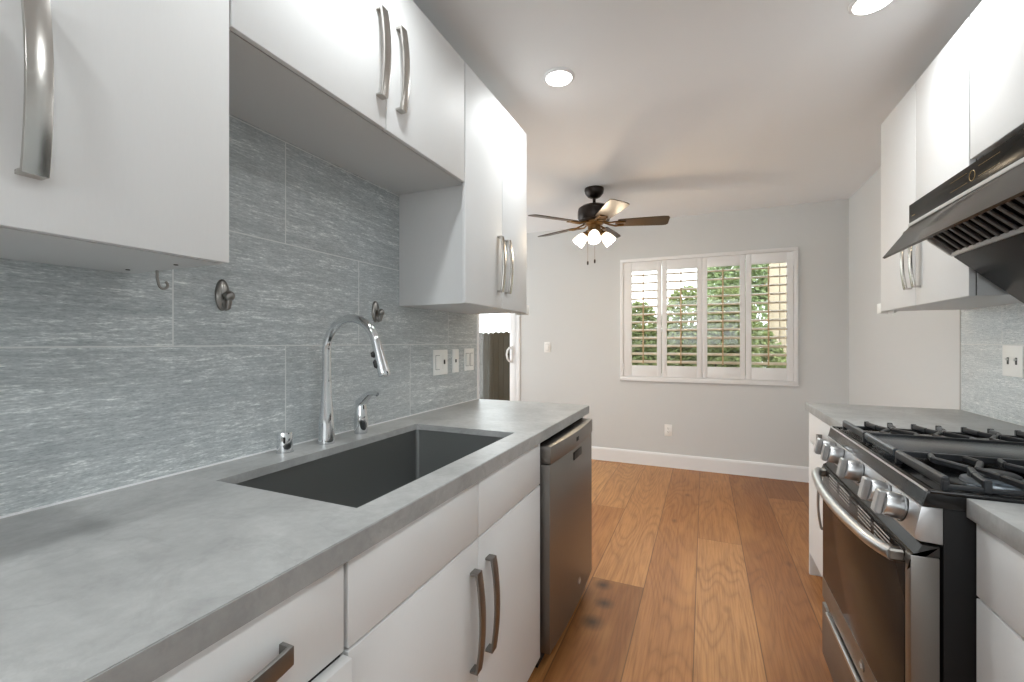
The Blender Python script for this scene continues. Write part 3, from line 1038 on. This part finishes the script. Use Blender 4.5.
# ---------------------------------------------------------------- gas range
t = thing('gas_range', 'stainless and black gas range set in the right-hand counter', 'stove', (0.8, 1.62, 0))
ya, yb = RY0 + 0.002, RY1 - 0.002
G().box(0.468, 1.125, ya, yb, 0.035, 0.884, 0.003).build('body', M['black_side'], t)
g = G()
for x in (0.52, 1.08):
    for y in (ya + 0.04, yb - 0.04):
        g.lathe([(0, 0), (0.018, 0), (0.018, 0.008), (0.01, 0.01), (0.01, 0.036), (0, 0.036)], (x, y, 0), seg=14)
g.build('levelling_foot', M['rubber'], t)
# cooktop pan with raised rim
g = G()
pr_ = [(0.432, 0.885), (0.440, 0.918), (0.452, 0.922), (0.470, 0.914), (1.10, 0.914), (1.11, 0.925), (1.125, 0.925), (1.125, 0.885)]
g.prism(pr_, 'y', ya - 0.004, yb + 0.004, 0.0015)
for y0_, y1_ in ((ya - 0.006, ya + 0.010), (yb - 0.010, yb + 0.006)):
    g.box(0.445, 1.122, y0_, y1_, 0.9155, 0.9225, 0.002)
g.build('cooktop', M['enamel'], t)
g = G()
g.tube([(0.4400, ya, 0.9200), (0.4400, yb, 0.9200)], 0.0026, 8)
g.build('cooktop_edge', M['steel'], t)
G().tube([(0.4300, ya, 0.8838), (0.4300, yb, 0.8838)], 0.0024, 8).build('panel_edge', M['steel'], t)
# slanted control panel with end caps
g = G()
g.prism([(0.432, 0.884), (0.4195, 0.822), (0.4215, 0.812), (0.430, 0.808), (0.468, 0.806), (0.468, 0.884)], 'y', ya, yb, 0.002)
cp = g.build('control_panel', M['steel'], t)
nrm = Vector((-0.98, 0, 0.2)).normalized()
for yk in (1.312, 1.411, 1.615, 1.815, 1.914):
    kc = Vector((0.426, yk, 0.853))
    k = G().lathe([(0.027, 0.002), (0.029, 0.006), (0.029, 0.034), (0.0275, 0.038), (0, 0.038)], kc, nrm, 28)
    k.lathe([(0, 0), (0.030, 0), (0.030, 0.003), (0, 0.003)], kc, nrm, 28)
    kb = k.build('knob', M['steel'], t)
    up = Vector((0, 0, 1)); up = (up - nrm * up.dot(nrm)).normalized()
    g = G()
    c0 = kc + nrm * 0.045
    g.bar(c0 - up * 0.028, c0 + up * 0.028, 0.028, 0.016, 0.003)
    g.build('knob_grip', M['steel'], kb)
    G().lathe([(0.0305, 0), (0.0335, 0), (0.0335, 0.0012), (0.0305, 0.0012)], kc, nrm, 28).build('knob_shadow_ring', M['rubber'], kb)  # black ring painted for the shadow around the knob base
# oven door
DF = 0.413
g = G()
zt_, zb_ = 0.776, 0.272
g.box(DF, 0.463, ya, yb, zb_, 0.352, 0.003)
g.box(DF, 0.463, ya, ya + 0.030, 0.352, zt_, 0.003)
g.box(DF + 0.003, 0.463, yb - 0.012, yb, 0.352, zt_, 0.003)
g.box(DF + 0.012, 0.463, ya + 0.030, yb - 0.012, 0.352, zt_)
dr_ = g.build('oven_door', M['steel_door'], t)
G().box(DF - 0.001, DF + 0.012, ya + 0.030, yb - 0.012, 0.355, zt_ - 0.004, 0.002).build('window_glass', M['oven_glass'], dr_)
# vent strip along the top of the door, tilted back, with four groups of slits
g = G()
g.prism([(DF - 0.002, 0.752), (DF + 0.020, 0.800), (DF + 0.050, 0.800), (DF + 0.050, 0.7765), (DF + 0.004, 0.7765)], 'y', ya + 0.001, yb - 0.001, 0.001)
vs_ = g.build('vent_strip', M['hood_matte'], dr_)
for gc in (1.394, 1.526, 1.716, 1.850):
    for i in range(4):
        z = 0.731 + 0.0105 * i
        G().box(DF - 0.0024, DF - 0.0008, gc - 0.052, gc + 0.052, z, z + 0.0035, 0.0004).build('vent_slit_highlight', M['hood_edge'], dr_)  # pale bars: highlights on the slit edges put in as colour
# bowed handle
n = 20
hp = []
for i in range(n + 1):
    s_ = -1 + 2 * i / n
    hp.append((0.352 + 0.030 * s_ * s_ + (0.012 * max(0, abs(s_) - 0.85) / 0.15), 1.619 + 0.352 * s_, 0.757))
hd = G().tube(hp, 0.0135, 16, squash=1.15).build('oven_handle', M['steel'], dr_)
for s_ in (-1, 1):
    G().bar((0.385, 1.619 + 0.345 * s_, 0.757), (DF + 0.004, 1.619 + 0.345 * s_, 0.757), 0.028, 0.026, 0.004).build('handle_mount', M['steel_dark'], hd)
emblem(DF - 0.0005, 1.545, 0.319, 0.016, -1, dr_, M['steel_dark'], M['hood_edge'])
# storage drawer
sd = G().box(DF, 0.463, ya, yb, 0.055, 0.252, 0.003).build('storage_drawer', M['steel_door'], t)
G().prism([(DF - 0.010, 0.250), (DF - 0.010, 0.262), (DF - 0.003, 0.264), (DF + 0.004, 0.262), (DF + 0.004, 0.248), (DF - 0.003, 0.246)], 'y', ya + 0.03, 1.915, 0.0015).build('drawer_lip', M['steel'], sd)
# burners
for (bx_, by_, br) in ((0.615, 1.375, 0.045), (0.935, 1.375, 0.036), (0.615, 1.875, 0.040), (0.935, 1.875, 0.036)):
    b_ = G().lathe([(0, 0), (br + 0.014, 0), (br + 0.012, 0.006), (br, 0.010), (br, 0.017), (0, 0.017)], (bx_, by_, 0.9145), seg=28).build('burner', M['burner'], t)
    G().lathe([(0, 0), (br - 0.004, 0), (br - 0.003, 0.005), (br - 0.010, 0.009), (0, 0.010)], (bx_, by_, 0.9315), seg=28).build('burner_cap', M['iron'], b_)
ZG = 0.9415      # grate bar centre height
gx0, gx1 = 0.479, 1.075


def grate(y0, y1, outer):
    """cast-iron grate between y0 and y1; outer: the side (y) that carries the raised finger ends"""
    inner = y1 if outer == y0 else y0
    s_ = 1 if inner > outer else -1
    g = G()
    g.bar((gx0, y0 + 0.004, ZG - 0.003), (gx0, y1 - 0.004, ZG - 0.003), 0.014, 0.024, 0.004)
    g.bar((gx1, y0 + 0.004, ZG), (gx1, y1 - 0.004, ZG), 0.014, 0.018, 0.004)
    g.bar((gx0, inner - s_ * 0.007, ZG), (gx1, inner - s_ * 0.007, ZG), 0.010, 0.015, 0.002)
    g.bar((gx0, outer + s_ * 0.008, ZG - 0.014), (gx1, outer + s_ * 0.008, ZG - 0.014), 0.012, 0.010, 0.002)
    for x in (gx0, gx1):          # corner legs
        for y in (y0 + 0.010, y1 - 0.010):
            g.bar((x, y, 0.9148), (x, y, ZG), 0.013, 0.014, 0.002)
    ym = (y0 + y1) / 2
    for i, xc in enumerate((0.545, 0.612, 0.679, 0.746, 0.813, 0.880, 0.947, 1.014)):
        dx = 0.027 if i % 2 == 0 else -0.027
        a_ = Vector((xc, outer + s_ * 0.008, ZG))
        b_ = Vector((xc + dx * 0.4, outer + s_ * 0.075, ZG))
        c_ = Vector((xc + dx, ym, ZG))
        d_ = Vector((xc - dx * 0.4, inner - s_ * 0.055, ZG))
        e_ = Vector((xc, inner - s_ * 0.007, ZG))
        for p_, q_ in ((a_, b_), (b_, c_), (c_, d_), (d_, e_)):
            g.bar(p_, q_, 0.012, 0.015, 0.003)
        g.bar((xc, outer + s_ * 0.006, ZG - 0.02), (xc, outer + s_ * 0.006, ZG + 0.009), 0.014, 0.012, 0.002)
    return g.build('grate', M['iron'], t)


grate(ya + 0.012, 1.507, ya + 0.012)
grate(1.755, yb - 0.012, yb - 0.012)
g = G()
g.bar((gx0, 1.513, ZG - 0.003), (gx0, 1.749, ZG - 0.003), 0.014, 0.024, 0.004)
g.box(gx0 + 0.004, gx1, 1.513, 1.749, 0.934, 0.944, 0.003)
g.box(gx0, gx0 + 0.012, 1.515, 1.525, 0.9148, 0.94).box(gx0, gx0 + 0.012, 1.737, 1.747, 0.9148, 0.94)
g.box(gx1 - 0.012, gx1, 1.515, 1.525, 0.9148, 0.94).box(gx1 - 0.012, gx1, 1.737, 1.747, 0.9148, 0.94)
g.build('griddle_plate', M['griddle'], t)

# ---------------------------------------------------------------- right upper cabinets (door faces at X = 0.815)
VX, VB = 0.815, 0.836
XWR = XR - 0.001
t = upper('wall_cabinet', 'tall white upper cabinet on the right, above the far counter', XWR, VB, 1.965, 2.772, ZB, ZTOP)
front('door', t, VX, VB - 0.003, 1.967, 2.3715, ZB, ZTOP, ('z', (2.335, 1.594), 0.252))
front('door', t, VX, VB - 0.003, 2.3745, 2.770, ZB, ZTOP, ('z', (2.418, 1.594), 0.252))
G().box(VX + 0.002, VB + 0.02, 2.7725, 2.832, ZB - 0.008, ZB + 0.042, 0.001).box(VX + 0.03, VB + 0.02, 2.70, 2.7725, ZB - 0.012, ZB - 0.001).build('corner_guard', M['plastic'], t)
t = upper('wall_cabinet', 'short white upper cabinet above the black range hood', XWR, VB, 1.145, 1.962, 1.862, ZTOP)
front('door', t, VX, VB - 0.003, 1.552, 1.960, 1.852, ZTOP, ('z', (1.598, 2.068), 0.252))
front('door', t, VX, VB - 0.003, 1.147, 1.549, 1.852, ZTOP, ('z', (1.512, 2.068), 0.252))

# ---------------------------------------------------------------- range hood
h0, h1 = 1.16, 1.930
t = thing('range_hood', 'black slanted range hood with open glass visor over the stove', 'range hood', (0.85, 1.545, 1.31))
g = G()
g.prism([(0.655, 1.708), (0.655, 1.640), (0.6685, 1.6265), (1.0, 1.310), (1.135, 1.310), (1.135, 1.708)], 'y', h0, h1, 0.0015)
g.box(0.87, 1.135, h0 + 0.15, h1 - 0.15, 1.7085, 1.858)
g.build('hood_body', M['hood_black'], t)
fa = G().box(0.646, 0.6545, h0 - 0.002, h1 + 0.002, 1.648, 1.711, 0.001).build('control_fascia', M['hood_black'], t)
G().box(0.643, 0.660, h0, h1, 1.637, 1.6475, 0.001).build('edge_strip', M['hood_edge'], t)
# printed controls
xf = 0.6457
cy_, cz_ = 1.543, 1.679
G().tube([(xf, cy_ + 0.0135 * math.cos(a), cz_ + 0.0135 * math.sin(a)) for a in [2 * math.pi * k / 24 for k in range(25)]], 0.0006, 6).build('dial_ring', M['gold'], fa)
for (ya_, yb_) in ((1.567, 1.655), (1.424, 1.515)):
    for z in (1.668, 1.694):
        G().tube([(xf, ya_, z), (xf, yb_, z)], 0.0004, 6).build('printed_line', M['gold'], fa)
G().box(xf - 0.0003, xf + 0.0003, 1.885, 1.908, 1.668, 1.6695).build('printed_mark', M['gold'], fa)
# swung-out glass visor
vz = [(0.645, 1.637), (0.572, 1.5365), (0.578, 1.532), (0.652, 1.632)]
G().prism(vz, 'y', h0, h1, 0.001).build('glass_visor', M['visor'], t)
# baffle filter in the slanted face
sd_ = Vector((0.3315, 0, -0.3165)).normalized()
nn = Vector((-0.3165, 0, -0.3315)).normalized()
o0 = Vector((0.6685, 0, 1.6265))
g = G()
a_, b_ = o0 + sd_ * 0.004 + nn * 0.0015, o0 + sd_ * 0.128 + nn * 0.0015
for i in range(19):
    yy = h0 + 0.03 + i * (h1 - h0 - 0.06) / 18
    g.bar(a_ + Vector((0, yy, 0)) + nn * 0.004, b_ + Vector((0, yy, 0)) + nn * 0.004, 0.017, 0.006, 0.0025)
g.build('baffle_filter', M['slat'], t)
g = G()
g.bar(b_ + Vector((0, h0 + 0.004, 0)) + nn * 0.006, b_ + Vector((0, h1 - 0.004, 0)) + nn * 0.006, 0.010, 0.014, 0.002)
for yy in (h0 + 0.008, h1 - 0.008):
    g.bar(a_ + Vector((0, yy, 0)) + nn * 0.006, b_ + Vector((0, yy, 0)) + nn * 0.006, 0.012, 0.014, 0.002)
g.build('filter_frame', M['hood_edge'], t)
c0, c1 = o0 + sd_ * 0.137 + nn * 0.004, o0 + sd_ * 0.45 + nn * 0.004
g = G()
g.prism([(o0.x + sd_.x * d + nn.x * w_, o0.z + sd_.z * d + nn.z * w_) for d, w_ in ((0.137, 0.0005), (0.137, 0.010), (0.452, 0.010), (0.452, 0.0005))], 'y', h0 + 0.001, h1 - 0.001, 0.001)
g.build('lower_panel', M['hood_black'], t)

# ---------------------------------------------------------------- ceiling fan
FC = Vector((-0.811, 3.500, CEIL))
t = thing('ceiling_fan', 'five-blade bronze ceiling fan with three lit glass shades', 'ceiling fan', FC)
G().lathe([(0, 0), (0.076, 0), (0.078, -0.012), (0.072, -0.040), (0.050, -0.066), (0.026, -0.078), (0, -0.078)], FC, seg=36).build('canopy', M['bronze'], t)
G().lathe([(0.0125, -0.07), (0.0125, -0.15), (0.022, -0.15), (0.022, -0.07)][:2] + [(0.0125, -0.15)], FC, seg=16).build('down_rod', M['bronze'], t)
G().lathe([(0, -0.128), (0.035, -0.128), (0.050, -0.135), (0.100, -0.142), (0.126, -0.160), (0.132, -0.19), (0.132, -0.235), (0.120, -0.258), (0.085, -0.268), (0, -0.268)], FC, seg=40).build('motor', M['bronze'], t)
bz = FC.z - 0.283
view = R(23.66)
for k in range(5):
    ang = R(13) + R(72) * k
    dx = Vector((math.cos(ang), math.sin(ang), 0))
    dy = Vector((-math.sin(ang), math.cos(ang), 0))
    pit = -R(12)
    wv = dy * math.cos(pit) + Vector((0, 0, 1)) * math.sin(pit)
    nv = dx.cross(wv)
    out = [(0.185, -0.050), (0.20, -0.056), (0.40, -0.068), (0.53, -0.073), (0.560, -0.069), (0.574, -0.050), (0.574, 0.050), (0.560, 0.069), (0.53, 0.073), (0.40, 0.068), (0.20, 0.056), (0.185, 0.050)]
    g = G()
    c = Vector((FC.x, FC.y, bz))
    A = [g.bm.verts.new(c + dx * r_ + wv * w_ + nv * 0.003) for r_, w_ in out]
    B = [g.bm.verts.new(c + dx * r_ + wv * w_ - nv * 0.003) for r_, w_ in out]
    g.bm.faces.new(A); g.bm.faces.new(B[::-1])
    for i in range(len(out)):
        j = (i + 1) % len(out)
        g.bm.faces.new((A[i], B[i], B[j], A[j]))
    bmesh.ops.recalc_face_normals(g.bm, faces=g.bm.faces[:])
    # grain runs along the blade
    bl = g.build('blade', M['blade'], t, sharp=25)
    g = G()
    for sgn in (-1, 1):
        g.tube([c + dx * 0.075 + dy * 0.012 * sgn + Vector((0, 0, 0.012)), c + dx * 0.12 + dy * 0.030 * sgn + Vector((0, 0, -0.004)),
                c + dx * 0.17 + wv * 0.036 * sgn - nv * 0.009, c + dx * 0.235 + wv * 0.026 * sgn - nv * 0.007], [0.008, 0.007, 0.007, 0.006], 8)
    g.bar(c + dx * 0.165 - nv * 0.006, c + dx * 0.245 - nv * 0.006, 0.06, 0.005, 0.002)
    g.build('blade_iron', M['fan_iron'], bl)
G().lathe([(0, -0.262), (0.080, -0.262), (0.074, -0.285), (0.052, -0.300), (0.050, -0.335), (0.060, -0.345), (0.056, -0.365), (0.030, -0.378), (0, -0.380)], FC, seg=36).build('light_kit', M['fan_iron'], t)
for k, az in enumerate((-90, 4, 176)):
    a = R(13) + R(az)
    d = Vector((math.cos(a), math.sin(a), 0))
    ax3 = (d * math.cos(R(48)) + Vector((0, 0, -1)) * math.sin(R(48))).normalized()
    base = Vector((FC.x, FC.y, FC.z - 0.345)) + d * 0.052
    arm = G().lathe([(0, -0.01), (0.016, -0.01), (0.018, 0.01), (0.027, 0.018), (0.027, 0.034), (0, 0.034)], base, ax3, 20).build('lamp_socket', M['fan_iron'], t)
    s_ = G().lathe([(0.022, 0.026), (0.030, 0.034), (0.042, 0.060), (0.049, 0.090), (0.051, 0.115), (0.050, 0.125), (0.046, 0.124), (0.047, 0.112), (0.045, 0.09), (0.038, 0.06), (0.026, 0.036), (0.0, 0.034)], base, ax3, 28).build('lamp_shade', M['shade'], arm)
    G().ball(base + ax3 * 0.085, 0.026, (1, 1, 1), 18).build('bulb', M['bulb'], arm)
    lamp('fan_bulb_light', 'POINT', base + ax3 * 0.122, BULB_W, (1, 0.80, 0.56), 0.035)
for (sx, sy, L) in ((-0.045, -0.03, 0.245), (0.015, -0.045, 0.238)):
    p = Vector((FC.x + sx, FC.y + sy, FC.z - 0.372))
    ch = G().tube([p + Vector((0, 0, 0.02)), p - Vector((0, 0, L - 0.025))], 0.0012, 6).build('pull_chain', M['fan_iron'], t)
    G().lathe([(0, 0), (0.005, 0.002), (0.0075, 0.010), (0.0075, 0.026), (0.004, 0.034), (0, 0.035)], p - Vector((0, 0, L)), seg=12).build('pull_knob', M['bronze'], ch)

# ---------------------------------------------------------------- recessed ceiling cans
labs = ['recessed round ceiling light above the left counter, near the fan', 'recessed round ceiling light cut by the top frame edge on the right',
        'recessed ceiling light above the sink', 'recessed ceiling light on the right, above the range', 'recessed ceiling light behind the camera on the left', 'recessed ceiling light behind the camera on the right']
for (x, y), lb in zip(CANS, labs):
    t = thing('recessed_light', lb, 'ceiling light', (x, y, CEIL), 'recessed kitchen lights')
    G().lathe([(0.058, 0), (0.072, 0), (0.073, -0.003), (0.070, -0.006), (0.060, -0.009), (0.058, -0.006)], (x, y, CEIL), seg=40).build('trim_ring', M['trim'], t)
    G().lathe([(0, -0.004), (0.0595, -0.004), (0.0595, -0.0085), (0, -0.010)], (x, y, CEIL), seg=36).build('lens', M['lens'], t)

# ---------------------------------------------------------------- outside
struct(G().box(-9, 6, YF + 0.141, 14, -0.20, -0.10).build('ground', M['ground']), 'paved yard outside')
# brown board fence seen through the glass door
t = thing('board_fence', 'weathered brown board fence outside the glass door', 'fence', (-4.4, 8.2, -0.10))
g = G()
rnd = random.Random(9)
ftop = 1.46
for i in range(66):
    x = -7.2 + i * 0.118
    zz = ftop + rnd.uniform(-0.015, 0.015)
    g.prism([(x, -0.10), (x + 0.112, -0.10), (x + 0.112, zz - 0.03), (x + 0.085, zz), (x + 0.027, zz), (x, zz - 0.03)], 'y', 8.2, 8.218 + rnd.uniform(0, 0.006))
g.build('boards', M['fence'], t)
G().box(-7.2, 0.58, 8.224, 8.26, 0.25, 0.34).box(-7.2, 0.58, 8.224, 8.26, 1.05, 1.14).build('rails', M['fence'], t)
# cream boarded wall and pale post behind the right-hand panel
t = thing('cream_board_wall', 'cream boarded wall outside behind the right shutter panel', 'wall', (1.45, 7.4, -0.10))
g = G()
for i in range(14):
    x = 0.88 + i * 0.13
    g.box(x, x + 0.122, 7.4, 7.43, -0.10, 2.9, 0.004)
g.box(0.88, 2.7, 7.43, 7.47, -0.10, 2.9)
g.build('boards', M['cream'], t)
t = thing('garden_post', 'pale blue-grey post with a white cap outside the window', 'post', (0.97, 6.15, -0.10))
G().box(0.925, 1.02, 6.10, 6.19, -0.10, 1.38, 0.006).build('shaft', M['post'], t)
G().prism([(0.905, 1.38), (1.04, 1.38), (1.04, 1.42), (0.9725, 1.47), (0.905, 1.42)], 'y', 6.08, 6.21).build('cap', M['trim'], t)


def shrub(name, label, cat, x, y, blobs, n, size, mat, seed, trunk=0.0):
    t = thing(name, label, cat, (x, y, -0.10))
    r_ = random.Random(seed)
    g = G()
    for _ in range(n):
        bx_, by_, bz_, rx, ry, rz = r_.choice(blobs)
        while True:
            p = Vector((r_.uniform(-1, 1), r_.uniform(-1, 1), r_.uniform(-1, 1)))
            if 0.2 < p.length < 1:
                break
        p = p.normalized() * (p.length ** 0.4)
        c = Vector((x + bx_ + p.x * rx, y + by_ + p.y * ry, bz_ + p.z * rz))
        ax = Vector((r_.uniform(-1, 1), r_.uniform(-1, 1), r_.uniform(-0.6, 0.6))).normalized()
        nr = Vector((r_.uniform(-0.6, 0.6), r_.uniform(-1, 0.3), r_.uniform(0.1, 1))).normalized()
        sd2 = ax.cross(nr).normalized()
        nr = sd2.cross(ax)
        L, w_ = size * r_.uniform(0.7, 1.3), size * 0.30
        v = [g.bm.verts.new(q_) for q_ in (c - ax * L / 2, c + sd2 * w_ - nr * 0.006, c + ax * L / 2 - nr * 0.012, c - sd2 * w_ - nr * 0.006)]
        m1 = g.bm.verts.new(c + nr * 0.004)
        for i in range(4):
            g.bm.faces.new((v[i], v[(i + 1) % 4], m1))
    fo = g.build('foliage', mat, t, smooth=False)
    g = G()
    tz = max(b[2] for b in blobs)
    for i in range(4):
        a = i * 1.7
        g.tube([(x + 0.04 * math.cos(a), y + 0.04 * math.sin(a), -0.12), (x + 0.10 * math.cos(a), y + 0.08 * math.sin(a), tz * 0.5), (x + 0.22 * math.cos(a), y + 0.12 * math.sin(a), tz)], [0.022, 0.016, 0.006], 7)
    g.build('stem', M['bark'], t)
    return t


shrub('hedge_shrub', 'leafy green shrub outside behind the leftmost shutter panel', 'shrub', -0.80, 5.75, [(0, 0, 0.55, 0.34, 0.28, 0.7), (0.05, 0, 1.1, 0.29, 0.25, 0.66)], 3800, 0.085, M['leaf'], 1)
shrub('hedge_shrub', 'leafy green shrub outside behind the second shutter panel', 'shrub', -0.27, 6.6, [(0, 0, 0.7, 0.46, 0.35, 0.8), (0.05, 0, 1.35, 0.36, 0.3, 0.68)], 4400, 0.085, M['leaf'], 2)
shrub('hedge_shrub', 'leafy green shrub outside behind the third shutter panel', 'shrub', 0.28, 5.8, [(0, 0, 0.7, 0.34, 0.3, 0.8), (0, 0, 1.3, 0.30, 0.26, 0.62)], 4200, 0.085, M['leaf'], 3)
shrub('hedge_shrub', 'low green shrub outside behind the rightmost shutter panel', 'shrub', 0.74, 6.75, [(0, 0, 0.6, 0.30, 0.22, 0.80)], 2600, 0.085, M['leaf'], 4)
shrub('garden_tree', 'pale leafy tree rising behind the shrubs outside the window', 'tree', 0.80, 9.4, [(0, 0, 1.9, 0.95, 0.5, 0.9), (0.0, 0, 2.6, 0.85, 0.5, 0.6)], 7000, 0.11, M['leaf_pale'], 5)
